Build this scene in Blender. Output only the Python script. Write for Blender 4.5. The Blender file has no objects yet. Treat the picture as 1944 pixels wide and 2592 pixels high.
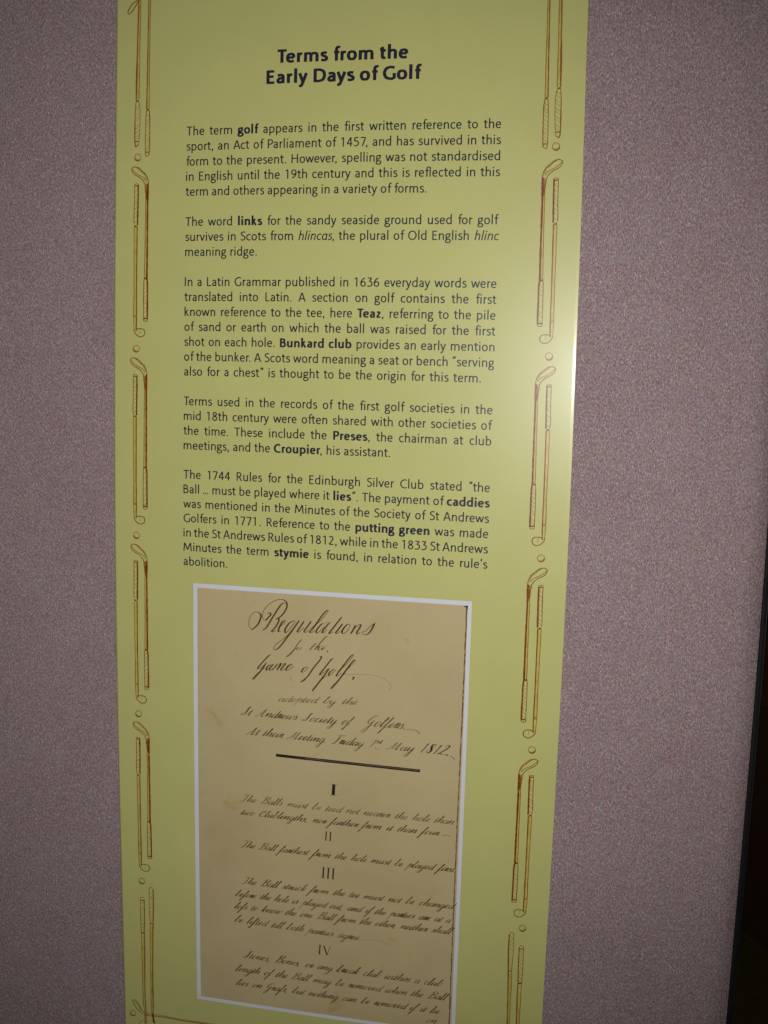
import bpy, math, random
import numpy as np
from mathutils import Matrix, Vector

DEBUG_SP = False
S = 0.6                       # the poster is 0.6 m wide; all print coordinates are in poster widths
TOP = 2.1                     # height of the poster's top edge above the floor
sc = bpy.context.scene

# ------------------------------------------------------------------ camera
cam_d = bpy.data.cameras.new("camera")
cam = bpy.data.objects.new("camera", cam_d)
sc.collection.objects.link(cam)
cam_d.sensor_fit = 'VERTICAL'
cam_d.sensor_height = 36.0
cam_d.lens = 2781.62 / 2592 * 36.0
cam_d.clip_start = 0.02
cam_d.clip_end = 60
CX, CY, CZ = 1.0669776, -2.2442114, -0.9148365
CR = [[0.9793257, -0.0485899, 0.1963676], [0.2009092, 0.1204067, -0.9721819], [0.0235943, 0.9915348, 0.1276795]]
M = Matrix(CR).to_4x4()
M.translation = Vector((CX * S, CY * S, CZ * S + TOP))
cam.matrix_world = M
sc.camera = cam

# ------------------------------------------------------------------ light: the camera's flash, and a dim hall
w = bpy.data.worlds.new("World"); sc.world = w; w.use_nodes = True
w.node_tree.nodes["Background"].inputs[0].default_value = (1.0, 0.72, 0.5, 1)
w.node_tree.nodes["Background"].inputs[1].default_value = 0.012
fl = bpy.data.lights.new("flash", 'SPOT')
fl.energy = 74.0
fl.color = (1.0, 0.995, 0.985)
fl.shadow_soft_size = 0.012
fl.spot_size = math.radians(90)
fl.spot_blend = 1.0
flo = bpy.data.objects.new("flash", fl); sc.collection.objects.link(flo)
FM = M.copy()
FM.translation = M @ Vector((0.030, 0.004, 0.0))
flo.matrix_world = FM @ Matrix.Rotation(math.radians(6), 4, 'Y') @ Matrix.Rotation(math.radians(1), 4, 'X')
hall = bpy.data.lights.new("ambient_fill", 'AREA')  # unseen warm lamp, added as dim ambient fill
hall.energy = 1.5; hall.shape = 'RECTANGLE'; hall.size = 1.2; hall.size_y = 0.6; hall.color = (1.0, 0.80, 0.60)
ho = bpy.data.objects.new("ambient_fill", hall); sc.collection.objects.link(ho)
ho.location = (1.9, -2.6, 2.9)
ho.rotation_euler = (math.radians(38), 0, math.radians(25))
sc.view_settings.view_transform = 'Standard'
sc.view_settings.look = 'None'
sc.view_settings.exposure = 0
sc.view_settings.gamma = 1

# ------------------------------------------------------------------ materials
def newmat(name):
    m = bpy.data.materials.new(name); m.use_nodes = True
    nt = m.node_tree
    return m, nt, nt.nodes["Principled BSDF"]
def N(nt, typ, **kw):
    n = nt.nodes.new(typ)
    for k, v in kw.items(): setattr(n, k, v)
    return n
def noise(nt, scale, detail=2, rough=0.5, vec=None, dist=0):
    n = N(nt, 'ShaderNodeTexNoise')
    n.inputs['Scale'].default_value = scale; n.inputs['Detail'].default_value = detail
    n.inputs['Roughness'].default_value = rough; n.inputs['Distortion'].default_value = dist
    if vec is not None: nt.links.new(vec, n.inputs['Vector'])
    return n
def ramp(nt, fac, stops):
    r = N(nt, 'ShaderNodeValToRGB'); e = r.color_ramp.elements
    while len(e) < len(stops): e.new(0.5)
    for el, (p, c) in zip(e, stops): el.position = p; el.color = (*c, 1)
    nt.links.new(fac, r.inputs[0]); return r
def mix(nt, a, b, fac, mode='MIX'):
    m = N(nt, 'ShaderNodeMix', data_type='RGBA', blend_type=mode)
    for sock, v in ((m.inputs[0], fac), (m.inputs[6], a), (m.inputs[7], b)):
        if isinstance(v, (int, float)): sock.default_value = v
        elif isinstance(v, tuple): sock.default_value = (*v, 1)
        else: nt.links.new(v, sock)
    return m.outputs[2]
def geo(nt):
    return N(nt, 'ShaderNodeNewGeometry').outputs['Position']

def sheen(nt, p, rough, bump, scale=900, spec=0.27):
    n = noise(nt, scale, 2, 0.6, geo(nt))
    b = N(nt, 'ShaderNodeBump'); b.inputs['Strength'].default_value = bump; b.inputs['Distance'].default_value = 0.0006
    nt.links.new(n.outputs[0], b.inputs['Height']); nt.links.new(b.outputs[0], p.inputs['Normal'])
    p.inputs['Roughness'].default_value = rough
    p.inputs['Specular IOR Level'].default_value = spec
    return b

PR = 0.335
def print_mat(name, col, var=0.05, scale=14):
    m, nt, p = newmat(name)
    pos = geo(nt)
    a = noise(nt, scale, 4, 0.6, pos)
    f = noise(nt, 700, 2, 0.7, pos)
    lo = tuple(c * (1 - var) for c in col); hi = tuple(min(1, c * (1 + var)) for c in col)
    c1 = ramp(nt, a.outputs[0], [(0.3, lo), (0.7, hi)]).outputs[0]
    c2 = ramp(nt, f.outputs[0], [(0.3, (0.93, 0.93, 0.93)), (0.7, (1.0, 1.0, 1.0))]).outputs[0]
    nt.links.new(mix(nt, c1, c2, 1.0, 'MULTIPLY'), p.inputs['Base Color'])
    sheen(nt, p, PR, 0.12)
    p.inputs['Coat Weight'].default_value = 0.17; p.inputs['Coat Roughness'].default_value = 0.13
    return m

mat_green = print_mat("poster_green", (0.452, 0.442, 0.158), 0.025)
mat_white = print_mat("print_white", (0.57, 0.58, 0.61), 0.02)
mat_ink = print_mat("print_black_ink", (0.017, 0.016, 0.031), 0.1)
mat_brown = print_mat("print_brown_line", (0.205, 0.062, 0.003), 0.25, 60)
mat_brown_soft = print_mat("print_pale_brown_line", (0.25, 0.105, 0.010), 0.2, 60)
mat_brown_deep = print_mat("print_dark_brown_line", (0.165, 0.038, 0.002), 0.25, 60)
mat_tint = print_mat("print_amber_tint", (0.43, 0.375, 0.085), 0.2, 90)
mat_pen = print_mat("brown_pen_ink", (0.082, 0.041, 0.016), 0.35, 40)
mat_pen_faint = print_mat("faded_pen_ink", (0.15, 0.088, 0.038), 0.4, 40)
mat_pen_brown = print_mat("brown_faint_pen_ink", (0.115, 0.058, 0.023), 0.45, 34)
mat_pen_bold = print_mat("dark_pen_ink", (0.026, 0.018, 0.012), 0.2, 40)
mat_bar_light = print_mat("worn_pen_ink", (0.14, 0.09, 0.085), 0.3, 60)
mat_age = print_mat("brown_paper_edge", (0.15, 0.075, 0.035), 0.4, 30)

def paper_mat():
    m, nt, p = newmat("old_paper")
    pos = geo(nt)
    a = noise(nt, 5, 5, 0.62, pos)
    c = ramp(nt, a.outputs[0], [(0.25, (0.40, 0.312, 0.160)), (0.5, (0.455, 0.366, 0.194)), (0.75, (0.49, 0.398, 0.220))]).outputs[0]
    st = noise(nt, 26, 3, 0.5, pos, 0.6)
    s = ramp(nt, st.outputs[0], [(0.66, (1, 1, 1)), (0.78, (0.90, 0.80, 0.62))]).outputs[0]
    c = mix(nt, c, s, 1.0, 'MULTIPLY')
    sp = noise(nt, 150, 2, 0.5, pos)
    s2 = ramp(nt, sp.outputs[0], [(0.74, (1, 1, 1)), (0.82, (0.62, 0.50, 0.36))]).outputs[0]
    c = mix(nt, c, s2, 0.8, 'MULTIPLY')
    fine = noise(nt, 600, 3, 0.7, pos)
    s3 = ramp(nt, fine.outputs[0], [(0.3, (0.90, 0.90, 0.90)), (0.7, (1, 1, 1))]).outputs[0]
    nt.links.new(mix(nt, c, s3, 1.0, 'MULTIPLY'), p.inputs['Base Color'])
    sheen(nt, p, PR, 0.12)
    p.inputs['Coat Weight'].default_value = 0.17; p.inputs['Coat Roughness'].default_value = 0.13
    return m
mat_paper = paper_mat()

def fabric_mat():
    m, nt, p = newmat("loop_nylon_fabric")
    pos = geo(nt)
    # short felted strands lie in two crossing directions
    def strands(ang, scale):
        mp = N(nt, 'ShaderNodeMapping'); mp.inputs['Rotation'].default_value = (0, math.radians(ang), 0)
        mp.inputs['Scale'].default_value = (1.0, 1.0, 0.42)
        nt.links.new(pos, mp.inputs[0])
        return noise(nt, scale, 3, 0.65, mp.outputs[0]).outputs[0]
    s1, s2 = strands(38, 900), strands(-48, 860)
    d1 = ramp(nt, s1, [(0.30, (0.035, 0.024, 0.027)), (0.43, (0.215, 0.143, 0.151)), (0.55, (0.30, 0.222, 0.227)), (0.70, (0.76, 0.62, 0.61))]).outputs[0]
    d2 = ramp(nt, s2, [(0.30, (0.05, 0.024, 0.026)), (0.45, (0.245, 0.154, 0.159)), (0.57, (0.285, 0.228, 0.219)), (0.70, (0.68, 0.50, 0.48))]).outputs[0]
    c = mix(nt, d1, d2, 0.5)
    hue = noise(nt, 420, 2, 0.6, pos).outputs[1]
    hs = mix(nt, (0.5, 0.5, 0.5), hue, 0.8)
    c = mix(nt, c, hs, 0.5, 'OVERLAY')
    big = noise(nt, 9, 3, 0.55, pos).outputs[0]
    b = ramp(nt, big, [(0.35, (0.91, 0.92, 0.93)), (0.65, (0.96, 0.99, 1.0))]).outputs[0]
    nt.links.new(mix(nt, c, b, 1.0, 'MULTIPLY'), p.inputs['Base Color'])
    ad = N(nt, 'ShaderNodeMath', operation='ADD'); nt.links.new(s1, ad.inputs[0]); nt.links.new(s2, ad.inputs[1])
    bp = N(nt, 'ShaderNodeBump'); bp.inputs['Strength'].default_value = 0.55; bp.inputs['Distance'].default_value = 0.0012
    nt.links.new(ad.outputs[0], bp.inputs['Height']); nt.links.new(bp.outputs[0], p.inputs['Normal'])
    p.inputs['Roughness'].default_value = 0.95
    p.inputs['Specular IOR Level'].default_value = 0.15
    return m
mat_fabric = fabric_mat()

def plain_mat(name, a, b, scale, rough, spec=0.5, bump=0.1):
    m, nt, p = newmat(name)
    n = noise(nt, scale, 4, 0.6, geo(nt))
    nt.links.new(ramp(nt, n.outputs[0], [(0.35, a), (0.65, b)]).outputs[0], p.inputs['Base Color'])
    sheen(nt, p, rough, bump, 300, spec)
    return m
mat_trim = plain_mat("black_trim", (0.005, 0.005, 0.005), (0.008, 0.008, 0.0075), 90, 0.7, 0.15)
mat_bluetrim = plain_mat("blue_black_rubber", (0.004, 0.010, 0.017), (0.006, 0.014, 0.022), 60, 0.45)
mat_core = plain_mat("foam_board_core", (0.12, 0.06, 0.045), (0.16, 0.09, 0.06), 200, 0.8)
mat_floor = plain_mat("dark_carpet", (0.060, 0.050, 0.006), (0.085, 0.070, 0.010), 60, 0.9, 0.1, 0.4)
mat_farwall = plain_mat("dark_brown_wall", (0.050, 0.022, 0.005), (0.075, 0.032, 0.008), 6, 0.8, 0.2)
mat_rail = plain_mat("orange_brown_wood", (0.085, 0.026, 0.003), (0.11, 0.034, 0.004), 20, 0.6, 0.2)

# ------------------------------------------------------------------ placing things on the poster
def stretch(u, v):
    """lens barrel distortion put into the shape of board and sheet: their edges belly outwards by a percent"""
    X = np.asarray(u, float) - 0.6; Y = (np.asarray(v, float) + 1.2) / 1.2
    du = 0; dv = 0
    for i, j, a, b in CU:
        t = X ** i * Y ** j
        du = du + a * t; dv = dv + b * t
    return np.asarray(u) + du, np.asarray(v) + dv
CU = [[0, 0, 0.000124, 0.000117], [0, 1, -0.000286, -0.00052], [0, 2, -0.000111, -0.002898], [0, 3, 0.000805, -0.048344], [0, 4, 0.000444, 0.001261], [0, 5, -0.000442, 0.012294], [1, 0, -0.000299, -0.000293], [1, 1, -0.001831, -0.001003], [1, 2, -0.040433, 0.003895], [1, 3, 0.000933, 0.00045], [1, 4, 0.010486, -0.002651], [2, 0, -0.000111, -0.000616], [2, 1, 0.003086, -0.032652], [2, 2, 0.000307, 0.001413], [2, 3, -0.002214, 0.016908], [3, 0, -0.027514, 0.000582], [3, 1, 0.000512, 0.000507], [3, 2, 0.014086, -0.00193], [4, 0, -0.000302, 0.000252], [4, 1, -0.001642, 0.00562], [5, 0, 0.004688, -0.000292]]

def roll(u):
    """the laminate's right edge rolls back by a fraction of a millimetre; the left one a little less"""
    t = np.clip((np.asarray(u, float) - 0.9925) / 0.0075, 0, 2)
    return 0.00018 * t ** 2
def to3d(u, v, y):
    uu, vv = stretch(u, v)
    return np.stack([uu * S, np.zeros_like(uu) + y + roll(u), vv * S + TOP], -1)

def mesh_obj(name, verts, faces, mat, parent=None, smooth=False):
    me = bpy.data.meshes.new(name)
    me.from_pydata([tuple(map(float, p)) for p in verts], [], faces)
    me.materials.append(mat)
    if smooth: me.polygons.foreach_set('use_smooth', [True] * len(me.polygons))
    me.update()
    o = bpy.data.objects.new(name, me); sc.collection.objects.link(o)
    if parent is not None: o.parent = parent
    return o

class Pen:
    """collects strokes as flat inked ribbons in print coordinates"""
    def __init__(self): self.v = []; self.f = []; self.k = 0
    def ribbon(self, P, W):
        P = np.asarray(P, float); W = np.asarray(W, float)
        if len(P) < 2: return
        d = np.gradient(P, axis=0); L = np.hypot(d[:, 0], d[:, 1]); L[L == 0] = 1e-9; d /= L[:, None]
        n = np.stack([-d[:, 1], d[:, 0]], 1) * (W / 2)[:, None]
        a, b = P + n, P - n
        y = -0.00006 - 0.000006 * (self.k % 9); self.k += 1
        o = len(self.v)
        for p, q in zip(a, b): self.v.append((p[0], p[1], y)); self.v.append((q[0], q[1], y))
        for i in range(len(P) - 1):
            self.f.append((o + 2*i, o + 2*i + 1, o + 2*i + 3, o + 2*i + 2))
    def disc(self, x, y_, rx, ry=None, seg=14):
        ry = ry or rx; y = -0.00006 - 0.000006 * (self.k % 9); self.k += 1
        o = len(self.v)
        for i in range(seg):
            t = 2 * math.pi * i / seg
            self.v.append((x + rx * math.cos(t), y_ + ry * math.sin(t), y))
        self.f.append(tuple(range(o + seg - 1, o - 1, -1)))
    def build(self, name, mat, parent, base=-0.0001):
        if not self.v: return None
        A = np.array(self.v)
        V = to3d(A[:, 0], A[:, 1], A[:, 2] + base)
        # ink faces look towards the viewer (-y)
        me_f = []
        for f in self.f:
            a, b, c = V[f[0]], V[f[1]], V[f[2]]
            nrm = np.cross(b - a, c - a)
            me_f.append(f if nrm[1] <= 0 else f[::-1])
        return mesh_obj(name, V, me_f, mat, parent)

def catmull(P, n=5):
    P = [np.array(p, float) for p in P]
    if len(P) < 3: return np.array(P)
    closed = np.allclose(P[0], P[-1])
    a = P[-2] if closed else 2 * P[0] - P[1]; z = P[1] if closed else 2 * P[-1] - P[-2]
    Q = [a] + P + [z]; out = []
    for i in range(1, len(Q) - 2):
        p0, p1, p2, p3 = Q[i-1], Q[i], Q[i+1], Q[i+2]
        for k in range(n):
            t = k / n
            out.append(0.5 * ((2*p1) + (-p0 + p2)*t + (2*p0 - 5*p1 + 4*p2 - p3)*t*t + (-p0 + 3*p1 - 3*p2 + p3)*t**3))
    out.append(P[-1]); return np.array(out)

def nums(s):
    n = [float(x) for x in s.split()]
    return [(n[i], n[i+1]) for i in range(0, len(n), 2)]

# ------------------------------------------------------------------ humanist sans: centre-line strokes. '~' smooth, '-' straight, 'o' dot
G = {
'a': (44.5, "~8 40 14 45 21 46.5 29 44 33.3 36 33.5 27|-33.5 31 33.5 0|~33.5 28.5 24 27.5 14 24 8.5 14.5 12 6.5 19 3.5 27 6.5 33.5 13"),
'b': (51.5, "-11.5 76 11.5 2|~11.5 37 18 44 27 46.5 38 41 43 25 38.5 9.5 26 3.5 17 4.5 11.5 7.5"),
'c': (41, "~37.5 42.5 30 46 23 46.5 12 40 8.2 25 12 10 22 3.6 31 4.5 37.5 8"),
'd': (52, "-40.5 76 40.5 0|~40.5 13 34 6.5 25 3.5 13 9.5 8.3 25 13 40.5 25 46.5 34 45.8 40.5 43"),
'e': (46.5, "-10 26 38.5 26|~38.3 25 37.3 37 32 44.5 24 46.5 13 41 8.3 25 12.5 9.5 23 3.6 32 4.5 38.5 8.5"),
'f': (29, "~34.5 71.8 28 73 20.5 70 17.3 62 17 50|-17 52 17 0|-5 46.5 31 46.5"),
'g': (45, "~21 46.8 11.5 42.5 8.2 33 11.5 23.5 21 19 30.5 23.5 33.8 33 30.5 42.5 21 46.8|-27 45.5 42 46.8|~13 22 8.5 15.5 11 9 20 6.2 30 4.5 38 0 39.5 -8 34 -16.5 22 -19.8 10 -17 5.8 -9 9 -1 17 6"),
'h': (51, "-11.5 76 11.5 0|~11.5 35 18 42.5 27 46.5 36.5 43.5 40 34 40.1 22|-40.1 26 40.1 0"),
'i': (23, "-11.5 50 11.5 0|o11.5 66"),
'k': (45.5, "-11.5 76 11.5 0|-14 25 33 50|-19.5 30 39 0"),
'l': (23, "-11.5 76 11.5 0"),
'm': (77.5, "-11.5 50 11.5 0|~11.5 35 17 42.5 25 46.5 34 43.5 37.2 34 37.3 22|-37.3 26 37.3 0|~37.3 35 43 42.5 52 46.5 62 43.5 66.3 34 66.5 22|-66.5 26 66.5 0"),
'n': (51, "-11.5 50 11.5 0|~11.5 35 18 42.5 27 46.5 36.5 43.5 40 34 40.1 22|-40.1 26 40.1 0"),
'o': (50, "~25 46.5 13.3 41 8.3 25 13.3 9 25 3.5 36.7 9 41.7 25 36.7 41 25 46.5"),
'p': (51.5, "-11.5 50 11.5 -20|~11.5 37.5 18 44 27 46.5 38 41 43 25 38.5 9.5 26 3.5 17 4.8 11.5 9"),
'r': (31, "-11.5 50 11.5 0|~11.5 32 15.5 40.5 21.5 45.5 30.5 45.3"),
's': (37.5, "~32.5 42.8 26 46.2 18 46.5 11 42.5 10 35.5 14.5 29.8 23.5 25.3 30.3 20.3 31.8 12.5 26.3 5 16.5 3.5 6.5 7.3"),
't': (31, "-13.5 63 13.5 17|~13.5 20 14.3 8.5 20.5 4 29 5.8|-3.5 46.5 30 46.5|-4 45.5 13 57"),
'u': (51, "-10.9 50 10.9 22|~10.9 28 11.2 14.5 15 6 24 3.5 33 7.5 39.5 15|-39.5 50 39.5 0"),
'v': (43, "-5.3 50 21.3 2|-37.7 50 21.7 2"),
'w': (66, "-5 50 18.7 2|-33 47 19.3 2|-33 47 46.7 2|-61 50 47.3 2"),
'y': (43, "-5.3 50 21.5 2|~37.7 50 30 26 21.8 1 16 -12 11 -18 2.5 -19"),
'z': (38, "-6 46.3 32 46.3|-31 45 7 5|-5 3.7 34 3.7"),
'A': (57, "-5 0 27.5 69|-52 0 29.5 69|-14 22.5 43 22.5"),
'B': (53, "-12 70 12 0|~12 66.3 27 65.8 37.5 59.5 37.8 46 29 38.3 12 37.5|~12 37.5 31 36.5 43 29.5 43 11.5 31 4.2 12 3.7"),
'C': (57, "~52 62 44 66 36 66.8 17 57.5 8.6 35 17 12 36 3.4 46 4.5 53 8.5"),
'D': (65, "-12 70 12 0|~12 66.3 32 65.8 50 56 56 35.5 50 14 32 4.2 12 3.7"),
'E': (48, "-12 70 12 0|-12 66.3 42 66.3|-12 37 39 37|-12 3.7 43 3.7"),
'G': (62.5, "~55 62 46 66.2 36 66.8 17 57.5 8.6 35 17 12 36 3.4 46 4.3 54 8.5|-54 34 54 6"),
'H': (65, "-12 70 12 0|-53 70 53 0|-12 37 53 37"),
'I': (25, "-12.5 70 12.5 0"),
'L': (44, "-12 70 12 0|-12 3.7 41 3.7"),
'M': (80, "-9.5 0 15.5 69|-17 67 39.5 12|-62 67 39.5 12|-70 0 64 69"),
'O': (71, "~35.5 66.8 17 58 8.6 35 17 12 35.5 3.4 54 12 62.4 35 54 58 35.5 66.8"),
'P': (50, "-12 70 12 0|~12 66.3 29 65.8 41 59.5 42.5 49 39 37 28 31.5 12 31"),
'R': (54, "-12 70 12 0|~12 66.3 28 65.8 39 60 41 50.5 38 40 28 34.5 12 34|-26 35 48 0"),
'S': (46, "~40 62.5 32 66.5 24 66.8 13.5 61.5 11 52 15 43.5 27 36.5 37.5 28.5 39.3 17 32.5 6.5 20 3.4 7 8"),
'T': (49.5, "-2.5 66.3 47 66.3|-24.8 66 24.8 0"),
'1': (50, "-28 70 28 0|-28 68 12 61"),
'2': (50, "~9 60.5 17 66 25 66.8 35 62 37 50.5 31 36 20 19 9 5|-8 3.7 43 3.7"),
'3': (50, "-9 66.3 39 66.3|-38.5 65 22.5 41|~21 40.5 32 39 40.5 31 41.3 20 35.5 8 24 3.5 15 3.8 7 6.5"),
'4': (50, "-34 70 34 0|-33 68 7 23|-5 20.5 46 20.5"),
'5': (50, "-13 66.3 39 66.3|-13.5 66 12 40|~12 39.5 22 41.5 33 38 39.6 28 39 16 31 6.5 20 3.4 8 6"),
'6': (50, "~39 66 26 59.5 14.5 46 9 28 10.5 14 17 5.8 26 3.5 36.5 8 41 19.5 38.5 32 29 38.5 19 37 10 27"),
'7': (50, "-6 66.3 43 66.3|-42.5 66 19.5 0"),
'8': (50, "~25 66.8 14.5 62 12 52 17 43 25 38 35.5 30 40.5 19 36 7.5 25 3.4 14 7.5 9.5 19 14 29.5 25 38 33 43.5 37.5 52 35 62 25 66.8"),
'9': (50, "~11 4 24 10.5 35.5 24 41 42 39.5 56 33 64.2 24 66.5 13.5 62 9 50.5 11.5 38 21 31.5 31 33 40 43"),
'.': (23, "o11.5 4.8"), ',': (23, "o11.5 4.8|-13.5 5 9.5 -10"),
"'": (21, "-14.5 76 9 55"), '"': (34, "-16 76 11.5 57|-27.5 76 23 57"),
'@': (16.5, "o8.2 4.8"),
'q': (52, "-40.5 76 40.5 0"),
'&': (50, "~40 13 34 6.5 25 3.5 13 9.5 8.3 25 13 40.5 25 46.5 33 44 38 36|-39.5 50 40.5 12|~40.5 14 42 4 48 4"),   # italic one-storey a
}
KERN = {'Te': -9, 'Pa': -3, 'r.': -6, 'r,': -6, '7,': -9, 'y.': -5, 'tt': -3, 'rt': -1, 'Ac': -2, 'ew': -1, 'fe': -2, 'fo': -2, '".': 1, 'ro': -1, 're': -1, 'ry': -1, 'e,': -1, 'ov': -2, 've': -2, 'ev': -2, 'we': -2, 'ow': -2, 'yu': 0, '71': -2, '1.': 6, '17': -3, 'Go': -1, 'ly': -1, 'ay': -2, 'ys': -1}

def tokens(line):
    """split a line into words, each a list of (char, style)"""
    st = 0; words = [[]]; i = 0
    while i < len(line):
        c = line[i]
        if c == '*': st ^= 1
        elif c == '_': st ^= 2
        elif c == ' ': words.append([])
        else: words[-1].append(('&' if (c == 'a' and st & 2) else c, st))
        i += 1
    return words
def word_w(w):
    x = 0
    for k, (c, st) in enumerate(w):
        x += G[c][0] * (0.94 if st & 2 else 1) + (3.2 if st & 1 else 0)
        if k + 1 < len(w): x += KERN.get(c + w[k+1][0], 0)
    return x
BY = ([-21, -12, 2, 12, 38, 46.5, 48, 58, 66.3, 68, 73, 76], [2, 0, 2.2, 0, 0, -2.2, 0, 0, -2.2, -1, -2, 0])
def set_word(pen, w, x0, y0, ux, uy):
    x = 0
    for k, (c, st) in enumerate(w):
        adv, strokes = G[c]
        bold = st & 1; sl = 0.20 if st & 2 else 0; kx = 0.94 if st & 2 else 1
        stem = 15.6 if bold else (8.8 if st & 2 else 9.6); hair = 0.76 if bold else 0.84
        for s in strokes.split('|'):
            P = np.array(nums(s[1:]))
            if s[0] == 'o':
                r = (8.4 if bold else 5.6); pen.disc(x0 + (x + P[0, 0] * kx + (1.6 if bold else 0) + P[0, 1] * sl) * ux, y0 + P[0, 1] * uy, r * ux, r * uy); continue
            horiz = s[0] == '-' and abs(P[0, 1] - P[1, 1]) < 1
            if bold and (s[0] == '~' or horiz): P[:, 1] += np.interp(P[:, 1], *BY)
            if s[0] == '~': P = catmull(P, 4)
            d = np.gradient(P, axis=0); L = np.hypot(d[:, 0], d[:, 1]); L[L == 0] = 1
            W = stem * (hair + (1 - hair) * np.abs(d[:, 1] / L) ** 1.3)
            if s[0] == '-' and len(P) == 2 and 0.3 < abs(d[0, 0] / (abs(d[0, 1]) + 1e-6)) < 50: W = W * (0.96 if bold else 1)
            # to print units: keep stroke width even
            Q = P.copy(); Q[:, 0] = Q[:, 0] * kx + P[:, 1] * sl
            pen.ribbon(np.stack([x0 + (x + Q[:, 0] + (1.6 if bold else 0)) * ux, y0 + Q[:, 1] * uy], 1), W * ux)
        x += adv * kx + (3.2 if bold else 0)
        if k + 1 < len(w): x += KERN.get(c + w[k+1][0], 0) * 1.0

# ------------------------------------------------------------------ the poster
def grid_panel(name, us, vs, y_front, y_back, mats, parent=None, use_roll=True):
    us = np.array(us); vs = np.array(vs); V = []; F = []; mi = []
    U, Vv = np.meshgrid(us, vs, indexing='ij')
    fr = to3d(U.ravel(), Vv.ravel(), y_front)
    if not use_roll: fr[:, 1] = y_front
    bk = fr.copy(); bk[:, 1] = y_back
    nu, nv = len(us), len(vs); n = nu * nv
    V = list(fr) + list(bk)
    idx = lambda i, j: i * nv + j
    for i in range(nu - 1):
        for j in range(nv - 1):
            q = (idx(i, j), idx(i+1, j), idx(i+1, j+1), idx(i, j+1))
            F.append(q if vs[1] > vs[0] else q[::-1]); mi.append(0)
            q2 = tuple(n + k for k in q[::-1]); F.append(q2 if vs[1] > vs[0] else q2[::-1]); mi.append(1)
    loop = [idx(i, 0) for i in range(nu)] + [idx(nu-1, j) for j in range(1, nv)] + [idx(i, nv-1) for i in range(nu-2, -1, -1)] + [idx(0, j) for j in range(nv-2, 0, -1)]
    for a, b in zip(loop, loop[1:] + loop[:1]):
        F.append((a, a + n, b + n, b) if vs[1] > vs[0] else (a, b, b + n, a + n)); mi.append(1)
    o = mesh_obj(name, V, F, mats[0], parent)
    for m in mats[1:]: o.data.materials.append(m)
    o.data.polygons.foreach_set('material_index', mi)
    sm = [m == 0 for m in mi]
    o.data.polygons.foreach_set('use_smooth', sm)
    o.data.update()
    return o

def tag(o, label=None, cat=None, group=None, kind=None):
    for k, v in (('label', label), ('category', cat), ('group', group), ('kind', kind)):
        if v: o[k] = v

poster = bpy.data.objects.new("exhibition_panel", None); sc.collection.objects.link(poster)
tag(poster, "tall yellow-green panel headed Terms from the Early Days of Golf on the pinkish board", "information panel")
us = [0.0, 0.004] + list(np.linspace(0.02, 0.97, 30)) + list(np.linspace(0.988, 1.0, 22))
vs = list(np.linspace(0.0, -2.62, 80))[::-1]
V_THICK = 0.0030
body = grid_panel("printed_sheet", us, vs, 0.0, V_THICK, [mat_green, mat_core], poster)

# heading and body text --------------------------------------------------
UT = 0.000396
for txt, ul, ur, vb in (("*Terms from the*", 0.3627, 0.6368, -0.2774), ("*Early Days of Golf*", 0.3410, 0.6645, -0.3198)):
    ws = tokens(txt); tot = sum(word_w(w) for w in ws) - 14
    sp = 21.0
    ux = (ur - ul) / (tot + sp * (len(ws) - 1))
    pen = Pen(); x = ul - 6 * ux
    if txt[1] == 'T': x = ul - 1 * ux
    for w_ in ws:
        set_word(pen, w_, x, vb, ux, UT); x += (word_w(w_) + sp) * ux
    o = pen.build("heading_line", mat_ink, poster); o['label'] = "bold dark heading line reading " + txt.replace('*', '')

UY = 0.0002680; UX = 0.0002835
UL, UR, T0, PITCH = 0.1650, 0.8345, -0.38975, -0.0320
LINES = [
(1, "The term *golf* appears in the first written reference to the", 1),
(2, "sport, an Act of Parliament of 1457, and has survived in this", 1),
(3, "form to the present. However, spelling was not standardised", 1),
(4, "in English until the 19th century and this is reflected in this", 1),
(5, "term and others appearing in a variety of forms.", 0.6868),
(7, "The word *links* for the sandy seaside ground used for golf", 1),
(8, "survives in Scots from _hlincas_, the plural of Old English _hlinc_", 1),
(9, "meaning ridge.", 0),
(11, "In a Latin Grammar published in 1636 everyday words were", 1),
(12, "translated into Latin. A section on golf contains the first", 1),
(13, "known reference to the tee, here *Teaz*, referring to the pile", 1),
(14, "of sand or earth on which the ball was raised for the first", 1),
(15, "shot on each hole. *Bunkard club* provides an early mention", 1),
(16, "of the bunker. A Scots word meaning a seat or bench \"serving", 1),
(17, "also for a chest\" is thought to be the origin for this term.", 0.8095),
(19, "Terms used in the records of the first golf societies in the", 1),
(20, "mid 18th century were often shared with other societies of", 1),
(21, "the time. These include the *Preses*, the chairman at club", 1),
(22, "meetings, and the *Croupier*, his assistant.", 0),
(24, "The 1744 Rules for the Edinburgh Silver Club stated \"the", 1),
(25, "Ball @@@ must be played where it *lies*\". The payment of *caddies*", 1),
(26, "was mentioned in the Minutes of the Society of St Andrews", 1),
(27, "Golfers in 1771. Reference to the *putting green* was made", 1),
(28, "in the St Andrews Rules of 1812, while in the 1833 St Andrews", 1),
(29, "Minutes the term *stymie* is found, in relation to the rule's", 1),
(30, "abolition.", 0)]
LSB = {'T': 2.5, 's': 4, 'f': 4, 'i': 7, 't': 3, 'm': 7, 'I': 8, 'k': 7, 'o': 4, 'a': 4, 'B': 8, 'w': 3, 'G': 4, 'M': 6}
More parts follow.
